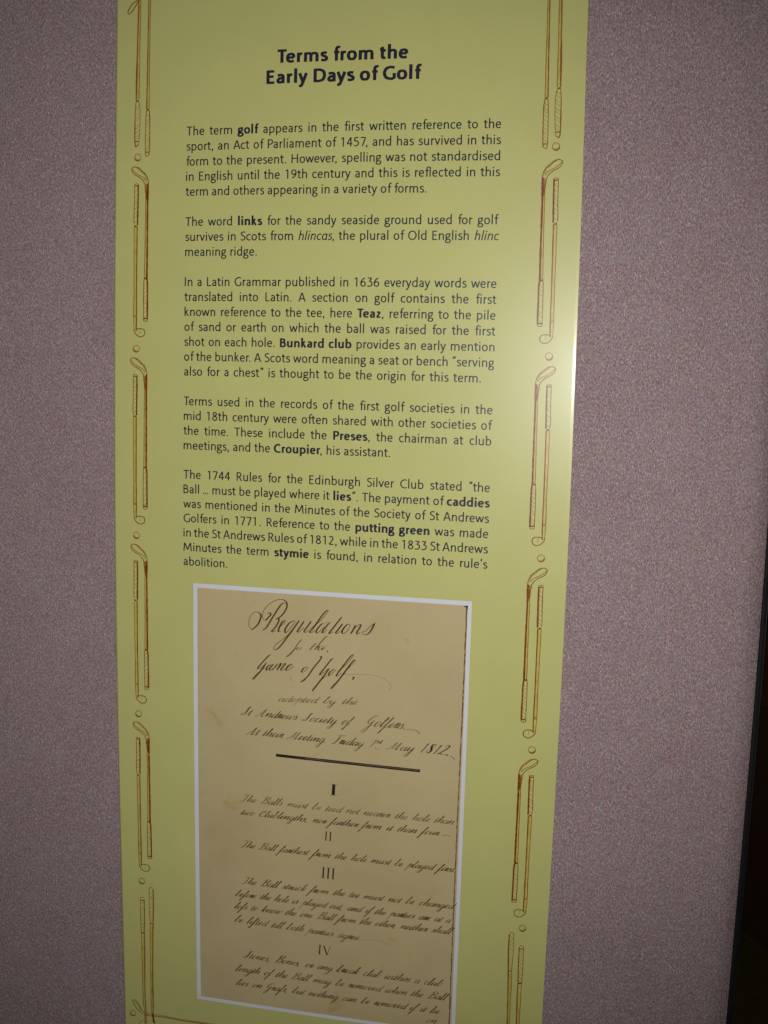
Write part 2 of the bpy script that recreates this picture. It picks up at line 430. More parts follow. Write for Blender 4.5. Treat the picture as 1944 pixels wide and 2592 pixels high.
for n, txt, full in LINES:
    ws = tokens(txt); tot = sum(word_w(w_) for w_ in ws)
    lsb = LSB.get(txt[0], 4); rsb = {'n': 7, 'd': 7, 'f': -3, 'g': 3}.get(txt.strip('*_')[-1], 4)
    ux = UX; sp = 24.0
    if full:
        r = UR if full == 1 else full
        sp = ((r - UL) / ux + lsb + rsb - tot) / (len(ws) - 1)
        if DEBUG_SP: print("LINE", n, "space", round(sp, 1))
        if sp < 17:      # tight lines are set a little condensed
            ux = (r - UL) / (tot - lsb - rsb + 17 * (len(ws) - 1)); sp = 17
    pen = Pen(); x = UL - lsb * ux
    for w_ in ws:
        set_word(pen, w_, x, T0 + PITCH * n, ux, UY); x += (word_w(w_) + sp) * ux
    o = pen.build("text_line", mat_ink, poster)

# printed golf clubs and balls of the border -----------------------------
W_HEAD=[
 (11,"253 -568 239 -478 217 -418 178 -358 101 -291 35 -234 -25 -208 -85 -203 -126 -222 -142 -249 -127 -300 -94 -345 -39 -384 38 -426 92 -465 136 -511 164 -566"),
 (9,"-128 -250 -72 -311 -12 -353 37 -386 125 -426 174 -472 202 -522"),
 (8,"-25 -218 36 -264 96 -318 162 -372 195 -428 217 -488"),
 (26,"240 -563 242 -677 242 -787 239 -916"),
 (12,"172 -561 180 -676 194 -786 201 -920"),
 (12,"202 -587 206 -726 217 -876"),
 (9,"193 -925 192 -1124 191 -1523 188 -2022"),
 (22,"239 -916 240 -1224 241 -1623 242 -2034"),
]
GRIP=[
 (10,"164 -2885 162 -3186 164 -3427 162 -3487 170 -3519 209 -3527 250 -3521 263 -3487"),
 (20,"254 -2885 256 -3186 256 -3447 254 -3487"),
 (18,"175 -3462 214 -3472 246 -3465"),
 (16,"-58 -600 -25 -611 13 -607"),
 (10,"-69 -610 -69 -819 -72 -1119 -81 -1318 -69 -1438"),
 (20,"16 -592 18 -821 13 -1170 8 -1460"),
 (9,"-69 -610 -66 -575 -26 -566 18 -577 24 -612"),
 (22,"-69 -1473 -16 -1484"),
 (9,"-71 -1498 -68 -2019"),
 (15,"1 -1480 0 -2020"),
 (10,"-61 -2884 -66 -3136 -69 -3408"),
 (15,"-4 -2884 0 -3186 -1 -3387"),
 (9,"-67 -3408 -34 -3412 -1 -3405"),
 (8,"-62 -3436 -6 -3438"),
 (8,"-69 -3408 -66 -3539 -56 -3690"),
 (15,"-1 -3387 0 -3538 -10 -3740"),
 (12,"-56 -3690 -46 -3760 -9 -3811 46 -3851 103 -3864 161 -3848 194 -3809 197 -3759 177 -3714 133 -3695 67 -3690 7 -3702 -12 -3745"),
 (6,"67 -3719 95 -3739"),
 (6,"73 -3790 81 -3770 100 -3780"),
]
BOTTOM=[
 (9,"477 -21619 475 -21926 473 -22199 481 -22452 483 -22525 487 -23574 494 -24318 521 -24501 522 -24900"),
 (14,"575 -21605 572 -22093 560 -22459 563 -22824 547 -23564 542 -24123 557 -24533 550 -24895"),
 (9,"477 -21619 483 -21579 532 -21565 572 -21573"),
 (14,"485 -21645 571 -21638"),
 (18,"488 -22479 552 -22487"),
 (9,"709 -21326 703 -21623 705 -21893 715 -22181 705 -22619 703 -23354 698 -24284 710 -24620"),
 (16,"806 -21313 808 -21698 791 -22188 776 -22609 753 -23531 749 -24276 746 -24614 778 -24857"),
 (9,"709 -21326 716 -21288 760 -21274 803 -21283"),
 (16,"714 -22208 780 -22208"),
 (12,"243 -24294 220 -24335 250 -24415 365 -24565 491 -24638 655 -24657 909 -24634 1449 -24646 2080 -24638"),
 (9,"243 -24294 280 -24297 369 -24395 439 -24515 510 -24587 728 -24607 946 -24599 1450 -24618 2081 -24606"),
 (9,"376 -24925 414 -24848 506 -24814 615 -24824"),
 (9,"261 -24329 368 -24433 438 -24553 547 -24600"),
 (22,"714 -24582 734 -24672 746 -24821"),
]
TOPC=[
 (9,"472 -1270 519 -1392 496 -2205 470 -2810 471 -3418"),
 (13,"508 -1302 494 -2054 490 -2811 478 -3419"),
 (9,"558 -1304 550 -2057 546 -2814 544 -3421"),
 (20,"471 -3437 538 -3451"),
 (10,"471 -3464 455 -3722 456 -4363"),
 (14,"455 -3722 459 -4370 540 -4378"),
 (9,"545 -3458 571 -3666 569 -4032 550 -4373"),
 (14,"462 -4303 545 -4311"),
 (13,"742 -1315 734 -2217 726 -3125 719 -3626"),
 (9,"782 -1317 777 -2220 779 -3127 779 -3628"),
 (20,"726 -3635 779 -3650"),
 (10,"720 -3657 706 -3884 705 -4585 785 -4606"),
 (13,"786 -3659 799 -3888 799 -4344 789 -4606"),
 (14,"711 -4537 788 -4545"),
 (12,"469 -1314 354 -1383 263 -1528 273 -1574 306 -1585 405 -1476 492 -1337"),
]
REG=[
 (0,"3233 -14842 3173 -14721 3202 -14565 3300 -14443 3398 -14446 3451 -14509 3409 -14666 3321 -14778 3233 -14846"),
 (0,"4049 -14200 3923 -14218 3731 -14508 3615 -14708 3557 -14789 3489 -14833"),
 (0,"3848 -14528 3859 -14595 3792 -14733 3710 -14826 3724 -14857 3792 -14810"),
 (0,"3584 -14461 3652 -14428 3672 -14474 3614 -14545 3566 -14597 3599 -14598"),
 (0,"3841 -14778 3966 -14644 4005 -14584 3946 -14607 3870 -14747 3851 -14835 3900 -14821"),
 (0,"4227 -14568 4102 -14625 4006 -14775 4017 -14851 4103 -14768 4237 -14586"),
 (0,"4324 -14551 4181 -14762 4028 -14984 3874 -15189 3776 -15254 3747 -15218 3814 -15116 3969 -14989 4181 -14800"),
 (0,"4430 -14563 4335 -14713 4282 -14802 4317 -14813 4432 -14706"),
 (0,"4593 -14551 4489 -14701 4433 -14791 4471 -14807 4538 -14755"),
 (0,"4529 -14756 4794 -14527 4962 -14307 4924 -14301 4830 -14411 4643 -14690 4558 -14792 4597 -14804 4682 -14744"),
 (0,"4900 -14605 4833 -14591 4739 -14702 4702 -14781 4740 -14797 4891 -14653"),
 (0,"4995 -14560 4873 -14711 4836 -14786 4874 -14778 4950 -14706"),
 (0,"5268 -14409 5101 -14638 4998 -14778 5008 -14796 5084 -14753"),
 (0,"4890 -14568 5042 -14547"),
 (0,"5290 -14558 5197 -14688 5141 -14764 5170 -14781 5236 -14723"),
 (0,"5403 -14560 5310 -14661 5274 -14748 5312 -14774 5406 -14692 5451 -14584 5403 -14560"),
 (0,"5573 -14566 5519 -14683 5468 -14770"),
 (0,"5491 -14723 5611 -14582 5686 -14549 5669 -14616 5605 -14724 5625 -14764 5689 -14709"),
 (0,"5783 -14702 5912 -14561 6022 -14478"),
 (0,"5985 -14500 5950 -14596 5878 -14714 5803 -14761 5737 -14743 5736 -14702 5774 -14688"),
 (0,"3533 -14631 3480 -14497 3551 -14334 3711 -14186 3910 -14114 4030 -14176 4024 -14321 3913 -14485 3786 -14569"),
]
FORTHE=[
 (0,"4396 -14976 4339 -15018 4243 -15160 4148 -15302 4051 -15391 4047 -15372 4128 -15294 4244 -15198"),
 (0,"4292 -15156 4263 -15197 4283 -15215 4331 -15172 4302 -15152"),
 (0,"4379 -15146 4341 -15210"),
 (0,"4350 -15190 4379 -15159 4402 -15163"),
 (0,"4705 -15029 4630 -15111 4563 -15197"),
 (0,"4971 -14856 4914 -14879 4782 -15042 4669 -15188"),
 (0,"4688 -15164 4783 -15099 4746 -15179 4794 -15171"),
 (0,"4813 -15145 4889 -15110 4851 -15136 4832 -15172 4918 -15131"),
 (0,"4591 -15110 4965 -15076"),
 (0,"4947 -15172 4967 -15190 4948 -15216"),
]
GAME=[
 (0,"3679 -15368 3620 -15412 3483 -15569 3385 -15694 3414 -15707 3552 -15602"),
 (0,"3582 -15561 3444 -15767 3286 -15953 3276 -15934 3385 -15811 3562 -15660"),
 (0,"3680 -15592 3602 -15656 3583 -15732 3661 -15661 3720 -15588"),
 (0,"3749 -15576 3661 -15681 3681 -15724 3750 -15673"),
 (0,"3827 -15560 3721 -15721"),
 (0,"3750 -15683 3877 -15566 3916 -15553 3819 -15712"),
 (0,"3848 -15665 3974 -15558 4017 -15554 3917 -15679 3936 -15706 4014 -15651"),
 (0,"4034 -15630 4150 -15582 4170 -15542 4092 -15577 4034 -15669 4064 -15696 4219 -15586"),
 (0,"4520 -15581 4442 -15607 4389 -15679 4405 -15710 4482 -15661 4543 -15589"),
 (0,"4786 -15329 4825 -15316 4807 -15385 4655 -15589 4522 -15793 4368 -15938"),
 (0,"4349 -15934 4446 -15897 4522 -15793"),
 (0,"4570 -15702 4636 -15587"),
 (0,"5094 -15343 5037 -15386 4905 -15569 4802 -15712 4821 -15726 5001 -15571"),
 (0,"5011 -15570 4851 -15805 4661 -16073 4638 -16088 4775 -15908 4965 -15718"),
 (0,"5117 -15581 5022 -15656 4994 -15731 5042 -15712 5136 -15617 5164 -15577"),
 (0,"5194 -15642 5419 -15413 5539 -15241 5492 -15254 5325 -15478 5172 -15711 5205 -15721 5290 -15653"),
 (0,"5328 -15650 5515 -15443 5589 -15342 5532 -15366 5366 -15608 5198 -15853 5066 -16015 5062 -15990 5235 -15792 5366 -15647"),
 (0,"5520 -15721 5558 -15723 5549 -15757 5525 -15784"),
 (1,"5355 -15685 5667 -15648 5978 -15642 6212 -15702 6361 -15807 6371 -15905 6315 -15976"),
 (1,"4146 -15813 4127 -15874 4167 -15931"),
]
FLOUR=[
 (0,"6723 -16796 6820 -16796 6936 -16797 7014 -16838 7027 -16876"),
 (0,"7702 -17313 7760 -17328 7819 -17390"),
 (1,"5830 -21897 6156 -21853 6360 -21882 6565 -21956"),
 (0,"7592 -19159 7689 -19136 7787 -19147"),
]
BLU, BRU, B0, BP = 0.0530, 0.9455, -0.46464, -0.41239
def strokes(pen_by, data, fx, jit=0.0, seed=0):
    rnd = random.Random(seed)
    for wdt, s in data:
        P = np.array(nums(s)) * 1e-4
        P = catmull(P, 6) if len(P) > 2 else np.linspace(P[0], P[1], 6)
        L = np.hypot(*np.diff(P, axis=0).T).sum()
        if len(P) < 60 and L > 0.05:
            k = int(L / 0.006); t = np.linspace(0, len(P) - 1, k); P = np.stack([np.interp(t, range(len(P)), P[:, 0]), np.interp(t, range(len(P)), P[:, 1])], 1)
        Wd = wdt * (1.9e-4 if wdt < 10 else 1.75e-4) * np.array([1 + jit * rnd.uniform(-1, 1) for _ in P])
        P = np.stack([fx(P[:, 0], P[:, 1])[0], fx(P[:, 0], P[:, 1])[1]], 1)
        pen_by[0 if wdt < 10 else (2 if wdt > 16 else 1)].ribbon(P, Wd)
def grip_hatch(pen, x0, x1, y0, y1, n, fx, rnd, bulge=0.0):
    for i in range(n):
        yy = y0 + (y1 - y0) * (i + 0.5 + rnd.uniform(-0.2, 0.2)) / n
        e = (x1 - x0)
        P = catmull([(x0 + e * rnd.uniform(0, 0.1), yy - 0.0035), (x0 + e * 0.55, yy - 0.0012), (x0 + e * rnd.uniform(0.85, 1), yy + 0.003)], 4)
        Q = fx(P[:, 0], P[:, 1]); pen.ribbon(np.stack(Q, 1), np.full(len(P), 0.0008 * rnd.uniform(0.8, 1.3)))
def fill(pen, xs, ys, fx):
    P = np.array([((a + b) / 2, y) for (a, b), y in zip(xs, ys)]); Q = fx(P[:, 0], P[:, 1])
    pen.ribbon(np.stack(Q, 1), np.array([b - a for a, b in xs]))
def build_pens(name, pens, lab=None):
    root = None
    mats = (mat_brown_soft, mat_brown, mat_brown_deep)
    # one drawing is one part; its darker and paler lines are its sub-parts
    root = pens[1].build(name, mats[1], poster)
    if len(pens) > 3 and pens[3].v: pens[3].build('tinted_fill', mat_tint, root, -0.00002)
    if pens[0].v: pens[0].build("fine_line", mats[0], root, -0.00016)
    if pens[2].v: pens[2].build("shading_line", mats[2], root, -0.00022)
    return root
def ball_drawing(cx, cy, side, seed):
    rnd = random.Random(seed); pens = [Pen(), Pen(), Pen()]
    r = 0.0074; t = np.linspace(0, 2 * math.pi, 33); a0 = math.radians(250)
    P = np.stack([cx + r * np.cos(t), cy + r * np.sin(t)], 1)
    pens[1].ribbon(P, 0.0013 + 0.0013 * np.clip(np.cos(t - (a0 if side > 0 else math.pi - a0 + 2 * math.pi)), 0, 1))
    t2 = np.linspace(math.radians(185), math.radians(310), 14)
    for rr, ww in ((0.0058, 0.0009), (0.0045, 0.0006)):
        pens[0].ribbon(np.stack([cx + side * rr * np.cos(t2) * (-1 if False else 1), cy + rr * np.sin(t2)], 1), np.full(14, ww))
    t3 = np.linspace(math.radians(20), math.radians(100), 8)
    pens[0].ribbon(np.stack([cx + side * 0.005 * np.cos(t3), cy + 0.0048 * np.sin(t3)], 1), np.full(8, 0.0004))
    build_pens("golf_ball_drawing", pens)
for side, cu in ((1, BLU), (-1, BRU)):
    for i in range(5):
        dv = 0.0055 if (side < 0 and i == 0) else 0.0
        ball_drawing(cu, B0 + BP * i + dv, side, 7 * i + side)
    for i in range(4):
        fx = lambda x, y, cu=cu, side=side, i=i: (cu + side * x, B0 + BP * i + y)
        rnd = random.Random(31 * i + side)
        pens = [Pen(), Pen(), Pen(), Pen()]
        strokes(pens, W_HEAD, fx, 0.22, i + 5)
        # the wooden club's shaft runs down to its grip
        strokes(pens, [(9, "188 -2022 184 -2300 182 -2590"), (22, "242 -2034 241 -2300 238 -2600")], fx, 0.22, i)
        strokes(pens, GRIP[:3] + [(20, "178 -2600 236 -2610"), (10, "176 -2590 166 -2720 164 -2885"), (20, "238 -2600 254 -2720 254 -2885")], fx, 0.15, i + 2)
        fill(pens[3], [(0.0197, 0.0236), (0.0190, 0.0238), (0.0184, 0.0234)], [-0.0925, -0.160, -0.258], fx)
        grip_hatch(pens[0], 0.0168, 0.0245, -0.3440, -0.2660, 9, fx, rnd)
        build_pens("wooden_club_drawing", pens)
        pens = [Pen(), Pen(), Pen(), Pen()]
        strokes(pens, GRIP[3:] + [(9, "-68 -2019 -64 -2500 -61 -2884"), (15, "0 -2020 -2 -2500 -4 -2884")], fx, 0.15, i + 9)
        fill(pens[3], [(-0.0068, 0.0), (-0.0066, -0.0002), (-0.0066, -0.0002)], [-0.150, -0.290, -0.365], fx)
        grip_hatch(pens[0], -0.0069, 0.0010, -0.1420, -0.0660, 8, fx, rnd)
        build_pens("iron_club_drawing", pens)
    mir = (lambda x, y: (x, y)) if side > 0 else (lambda x, y: (BLU + BRU - x, y))
    rnd = random.Random(5 + side)
    pens = [Pen(), Pen(), Pen(), Pen()]
    strokes(pens, TOPC[:8], mir, 0.2, 3); grip_hatch(pens[0], 0.0460, 0.0560, -0.428, -0.350, 10, mir, rnd); fill(pens[3], [(0.0515, 0.0560), (0.0495, 0.0548), (0.0475, 0.0544)], [-0.06, -0.205, -0.34], mir)
    strokes(pens, [(13, "520 -560 512 -900 508 -1302"), (9, "566 -560 562 -900 558 -1304")], mir, 0.2, 3)
    build_pens("long_club_drawing", pens)
    pens = [Pen(), Pen(), Pen(), Pen()]
    strokes(pens, TOPC[8:14], mir, 0.2, 4); grip_hatch(pens[0], 0.0708, 0.0795, -0.450, -0.372, 10, mir, rnd); fill(pens[3], [(0.0745, 0.0785), (0.0735, 0.0777), (0.0722, 0.0778)], [-0.06, -0.22, -0.362], mir)
    strokes(pens, [(13, "748 -560 745 -900 742 -1315"), (9, "790 -560 786 -900 782 -1317")], mir, 0.2, 3)
    build_pens("long_club_drawing", pens)
    pens = [Pen(), Pen(), Pen(), Pen()]
    strokes(pens, TOPC[14:] + [(12, "469 -1314 620 -1200 1000 -1180 2000 -1175 5000 -1175"), (10, "492 -1337 640 -1225 1000 -1212 2000 -1208 5000 -1208")], mir, 0.2, 5)
    build_pens("crossing_club_drawing", pens)
    pens = [Pen(), Pen(), Pen(), Pen()]
    strokes(pens, BOTTOM[0:5], mir, 0.2, 6); grip_hatch(pens[0], 0.0480, 0.0560, -2.246, -2.167, 9, mir, rnd); fill(pens[3], [(0.0482, 0.0560), (0.0488, 0.0548), (0.0500, 0.0545)], [-2.255, -2.357, -2.44], mir)
    build_pens("long_club_drawing", pens)
    pens = [Pen(), Pen(), Pen(), Pen()]
    strokes(pens, BOTTOM[5:9] + BOTTOM[13:], mir, 0.2, 7); grip_hatch(pens[0], 0.0712, 0.0790, -2.219, -2.136, 9, mir, rnd); fill(pens[3], [(0.0712, 0.0776), (0.0703, 0.0753), (0.0703, 0.0748)], [-2.225, -2.357, -2.44], mir)
    build_pens("long_club_drawing", pens)
    pens = [Pen(), Pen(), Pen(), Pen()]
    strokes(pens, BOTTOM[9:13] + [(12, "2080 -24638 3500 -24640 5000 -24640"), (9, "2081 -24606 3500 -24606 5000 -24606")], mir, 0.2, 8)
    build_pens("crossing_club_drawing", pens)
    ball_drawing(0.0215 if side > 0 else BLU + BRU - 0.0215, -2.4655, side, 77)

# ------------------------------------------------------------------ the reproduced manuscript page
def rect_part(name, u0, u1, v0, v1, mat, parent, y, nu=10, nv=24):
    U, Vv = np.meshgrid(np.linspace(u0, u1, nu), np.linspace(v1, v0, nv), indexing='ij')
    V = to3d(U.ravel(), Vv.ravel(), y)
    F = [(i*nv+j, (i+1)*nv+j, (i+1)*nv+j+1, i*nv+j+1) for i in range(nu-1) for j in range(nv-1)]
    return mesh_obj(name, V, F, mat, parent)
page_root = rect_part("manuscript_picture", 0.1880, 0.8058, -1.3889, -2.4000, mat_white, poster, -0.00008)
page_root['label'] = "white-bordered picture of a handwritten page headed Regulations for the Game of Golf"
rect_part("paper_page", 0.1975, 0.7975, -1.3985, -2.3915, mat_paper, page_root, -0.00016)
e = Pen()
rr = random.Random(4)
vv = np.linspace(-1.399, -2.391, 150)
e.ribbon(np.stack([np.interp(vv, [-2.391, -1.9, -1.399], [0.7925, 0.7925, 0.7955]) + np.array([rr.uniform(-0.0004, 0.0004) for _ in vv]), vv], 1), np.array([0.0022 + rr.uniform(-0.0008, 0.0012) for _ in vv]))
e.build("page_edge", mat_age, page_root, -0.00016)
e = Pen()
e.ribbon(np.array([[0.7895, -1.4005], [0.7965, -1.4005]]), np.array([0.002, 0.004]))
e.ribbon(np.array([[0.7965, -1.399], [0.7968, -1.408]]), np.array([0.0035, 0.0012]))
e.build("dark_page_corner", mat_pen_bold, page_root, -0.0002)

def inked(pen, P, wmax, wmin, n=6, dist_=None):
    P = catmull(P, n); d = np.gradient(P, axis=0); L = np.hypot(d[:, 0], d[:, 1]); L[L == 0] = 1
    k = np.clip(-d[:, 1] / L, 0, 1) ** 1.6
    W = wmin + (wmax - wmin) * k
    W[0] *= 0.6; W[-1] *= 0.5
    pen.ribbon(P, W)
def traced(data, name, wmax, wmin, mat):
    a, b = Pen(), Pen()
    for f, s in data: inked(b if f else a, np.array(nums(s)) * 1e-4, wmax if not f else 0.0007, wmin if not f else 0.0005)
    o = a.build(name, mat, page_root, -0.0002)
    if b.v: b.build("pen_flourish", mat_pen_faint, page_root, -0.0002)
    return o
traced(REG, "handwritten_line", 0.0040, 0.0013, mat_pen)
traced(FORTHE, "handwritten_line", 0.0030, 0.0011, mat_pen_faint)
traced(GAME, "handwritten_line", 0.0037, 0.0012, mat_pen)
traced(FLOUR, "pen_flourish", 0.0018, 0.0009, mat_pen)

# copperplate hand: x-height 10, sheared to the right
H = {
'a': (10, "8.5 8.5 6 10 3.5 9 1.8 5 2.5 1 4 0 6 1.5 8 6|8.3 10 8.2 1.5 9 0 11 3"),
'b': (9.5, "0 2 3.5 14 4.2 19 3.2 21 2.6 17 2.4 3 4 0 6.5 1 7.8 5 7 9 8 8.5 10 9"),
'c': (8, "6.2 8 5 10 3.2 9 1.8 5 2.5 1 4.5 0 8.5 3"),
'd': (10, "8 8 6 10 3.5 9 1.8 5 2.5 1 4 0 6 1.5 8 6|8.5 19 8.2 1.5 9 0 11 3"),
'e': (7.5, "0 2 4.5 4.5 6 8 4.8 10 3 9 1.8 5 2.5 1 4.5 0 8 3"),
'f': (6.5, "0 2 4 13 5 19 3.8 21.5 3 17 2.5 0 2.2 -11 1 -13 1 -10 3 -2 7 3"),
'g': (10, "8.5 8.5 6 10 3.5 9 1.8 5 2.5 1 4 0 6 1.5 8 6|8.3 10 8 -9 6 -13 3.5 -11 5 -5 11 3"),
'h': (10.5, "0 2 3.5 14 4.2 19 3.2 21 2.5 16 2.4 0|2.5 1 5.5 8.5 7.5 10 8.4 8 8 1.5 9 0 11.5 3"),
'i': (5.5, "0 3 2.4 9.5|2.5 10 2.3 1.5 3.2 0 6 3"),
'k': (9.5, "0 2 3.5 14 4.2 19 3.2 21 2.5 16 2.4 0|2.5 3 7 9 8 8 4 5 7 .5 10 3"),
'l': (5.5, "0 2 3.5 14 4.2 19 3.2 21 2.5 16 2.3 1.5 3.2 0 6 3"),
'm': (15.5, "0 3 2 9.5 2.5 10 2.5 0|2.5 1 5.2 9 6.8 10 7.5 8 7.3 0|7.4 1 10 9 11.8 10 12.7 8 12.5 1.5 13.4 0 16 3"),
'n': (10.5, "0 3 2 9.5 2.5 10 2.5 0|2.5 1 5.5 8.5 7.5 10 8.4 8 8 1.5 9 0 11.5 3"),
'o': (8.5, "5 10 3 9 1.8 5 2.5 1 4.2 0 6.2 2 7 6 6.2 9.3 5 10|6.5 9 9 8.5"),
'p': (9.5, "0 3 3 13|3 14 2.8 -12|2.8 1 5 8.5 6.8 10 8.2 8 8.2 2.5 6.8 0 5.5 1|8 2 10 3"),
'r': (7, "0 3 2 9.5 2.5 10 2.5 0|2.5 4 4 9 6 9.5 5.6 3 6 .3 8 3"),
's': (7, "0 3 4 11 4 8 5.5 4 4.5 .5 2.5 0 1.8 1.5|4.5 .5 7.5 3"),
't': (5.5, "0 3 2.6 14|2.7 15.5 2.3 1.5 3.2 0 6 3|0 10 5.5 10.5"),
'u': (10.5, "0 3 2.3 9.5|2.4 10 2.3 2 3.2 0 5.5 1 8 8|8.2 10 8.1 1.5 9 0 11 3"),
'v': (8.5, "0 3 2 9.8 2.8 9 3.2 1 4 0 6.5 2 7.5 8 7 10 9.5 9"),
'w': (13, "0 3 2.3 9.8|2.4 10 2.3 2 3.2 0 5.5 1 7.5 8|7.6 10 7.5 2 8.4 0 11 2 12 8 11.5 10 13.5 9"),
'y': (10, "0 3 2.3 9.5|2.4 10 2.3 2 3.2 0 5.5 1 8 8|8.2 10 7.9 -9 6 -13 3.5 -11 5 -5 11 3"),
'~': (6, "0 2 4 13 5 19 3.8 21.5 3 17 2.5 0 2.2 -11 1 -13 1 -10 3 -2 7 3"),
'A': (15, "0 1 2 0 5 5 9 20|9.5 20 9.8 1.5 11 0 14 3|4 8 10 8"),
'B': (14, "5 20 4.5 10 4 2 2 0 0 1|1 16 3 20 8 21.5 11.5 19 10.5 13.5 6 11.5 10 11 12.5 7 11 1.5 7.5 0 5.5 2"),
'C': (12, "9 17 7.5 20.5 4.5 19 2.2 11 2.8 3 5.5 0 9.5 1.5 13 5|9 17 8 13 6.5 15"),
'F': (12, "6 19 6 6 4.5 0 1.5 -.5 0 2|1 18 4 21 9 20 13 21.5|4 11 9 11.5"),
'G': (13, "9 18 7.5 20.5 4.5 19 2.2 12 3 6 5.5 4.5 8 7 9 11|9 12 8.7 -9 6.5 -13 4 -11 6 -4 12 3"),
'M': (19, "0 1 2 0 5 6 8 20|8.3 20 8.5 0|8.5 2 14 20|14.3 20 14 1.5 15 0 18 3"),
'S': (12, "0 1 3 3 7 14 8.5 20 7 21 5.8 17 7.5 10 7.5 3 5 0 2 .5 1 3"),
'T': (12, "7 19 7 6 5.5 0 2.5 -.5 1 2|0 17 2 20.5 7 19.5 12 21.5"),
'1': (9, "3 17 4.8 20|5 21 5 0"), '8': (11, "8.5 18 6 20.5 3.5 18 4.5 13 8 7 7.5 1.5 4.5 0 2.5 3.5 4.5 9 8 14 8.5 18"),
'2': (11, "2.5 16 4 20 7.5 20 8.5 15 5 6 1 .5 4 2 7 0 10 2.5"),
'.': (5, "2 1.2 2.6 .4 2 0 1.5 .6 2 1.2"), ',': (5, "2.6 1.2 2.8 -.5 1.5 -3.5"),
}
HAND = [('adopted by the', 0.3828, -1.6415, 0.5602, -1.6334, 0.80, 1), ('St Andrews Society of', 0.2969, -1.680, 0.5473, -1.6814, 0.95, 0), ('Golfers.', 0.5787, -1.6791, 0.6723, -1.6796, 1.15, 0),
('At their Meeting. Friday 1', 0.3114, -1.7246, 0.6000, -1.7275, 0.95, 0), ('May', 0.6300, -1.7280, 0.6880, -1.7285, 0.95, 0), ('1812.', 0.7000, -1.7288, 0.7644, -1.7299, 1.05, 2),
('The Balls must be teed not nearer the hole than', 0.2966, -1.8847, 0.7815, -1.8868, 0.82, 1), ('two Clublengths, nor farther from it than four.', 0.2966, -1.9167, 0.7554, -1.9159, 0.82, 0),
('The Ball farthest from the hole must be played first.', 0.2963, -1.9963, 0.7915, -1.9985, 0.82, 0), ('The Ball struck from the tee must not be changed', 0.2981, -2.0867, 0.7889, -2.0865, 0.88, 0),
('before the hole is played out, and if the parties are at a', 0.2830, -2.1196, 0.7854, -2.1211, 0.85, 0), ('lo~s to know the one Ball from the other, neither shall', 0.2807, -2.1510, 0.7872, -2.1488, 0.85, 0),
('be lifted till both parties agree.', 0.2805, -2.1846, 0.5830, -2.1911, 0.88, 0), ('Stones, Bones, or any break club within a club', 0.3017, -2.2739, 0.7680, -2.2800, 0.92, 0),
('length of the Ball may be removed when the Ball', 0.2821, -2.3111, 0.7812, -2.3135, 0.88, 0), ('lies on Gra~s, but nothing can be removed if it lie', 0.2832, -2.3476, 0.7663, -2.3490, 0.88, 0), ('on', 0.7368, -2.3749, 0.7599, -2.3741, 0.9, 1)]
HU = 0.00098
def handwriting(txt, u0, v0, u1, v1, k, style, seed):
    rnd = random.Random(seed)
    tot = sum(9.0 if c == ' ' else H[c][0] for c in txt)
    ux = (u1 - u0) / tot; uy = HU * k
    pen = Pen(); x = 0
    wm = {0: 0.0028, 1: 0.0025, 2: 0.0042, 3: 0.0029}[style]; wn = 0.0009
    for c in txt:
        if c == ' ': x += 9.0 * rnd.uniform(0.9, 1.1); continue
        adv, ss = H[c]; jy = rnd.uniform(-0.25, 0.25); js = rnd.uniform(0.94, 1.06); jw = rnd.uniform(0.75, 1.15)
        for s in ss.split('|'):
            P = np.array(nums(s)); P[:, 1] = P[:, 1] * js + jy
            X = u0 + (x + P[:, 0]) * ux + P[:, 1] * uy * 0.80
            Y = v0 + (v1 - v0) * (x / tot) + P[:, 1] * uy
            inked(pen, np.stack([X, Y], 1), wm * jw, wn, 4)
        if c == 'i': pen.disc(u0 + (x + 2.5) * ux + 14 * uy * 0.8, v0 + (v1 - v0) * x / tot + 14 * uy, 0.0007, None, 8)
        x += adv
    pen.build("handwritten_line", (mat_pen, mat_pen_faint, mat_pen_bold, mat_pen_brown)[style], page_root, -0.0002)
for i, (t, a, b, c, d, k, st) in enumerate(HAND): handwriting(t, a, b, c, d, k, 3 if (i > 5 and st == 0) else st, i)
handwriting('st', 0.6060, -1.7165, 0.6200, -1.7168, 0.55, 0, 99)
for x, y, r_ in ((0.6075, -1.7292, 0.0011), (0.6125, -1.7294, 0.0011), (0.7655, -1.7295, 0.0017)):
    e = Pen(); e.disc(x, y, r_); e.build("ink_dot", mat_pen, page_root, -0.0002)

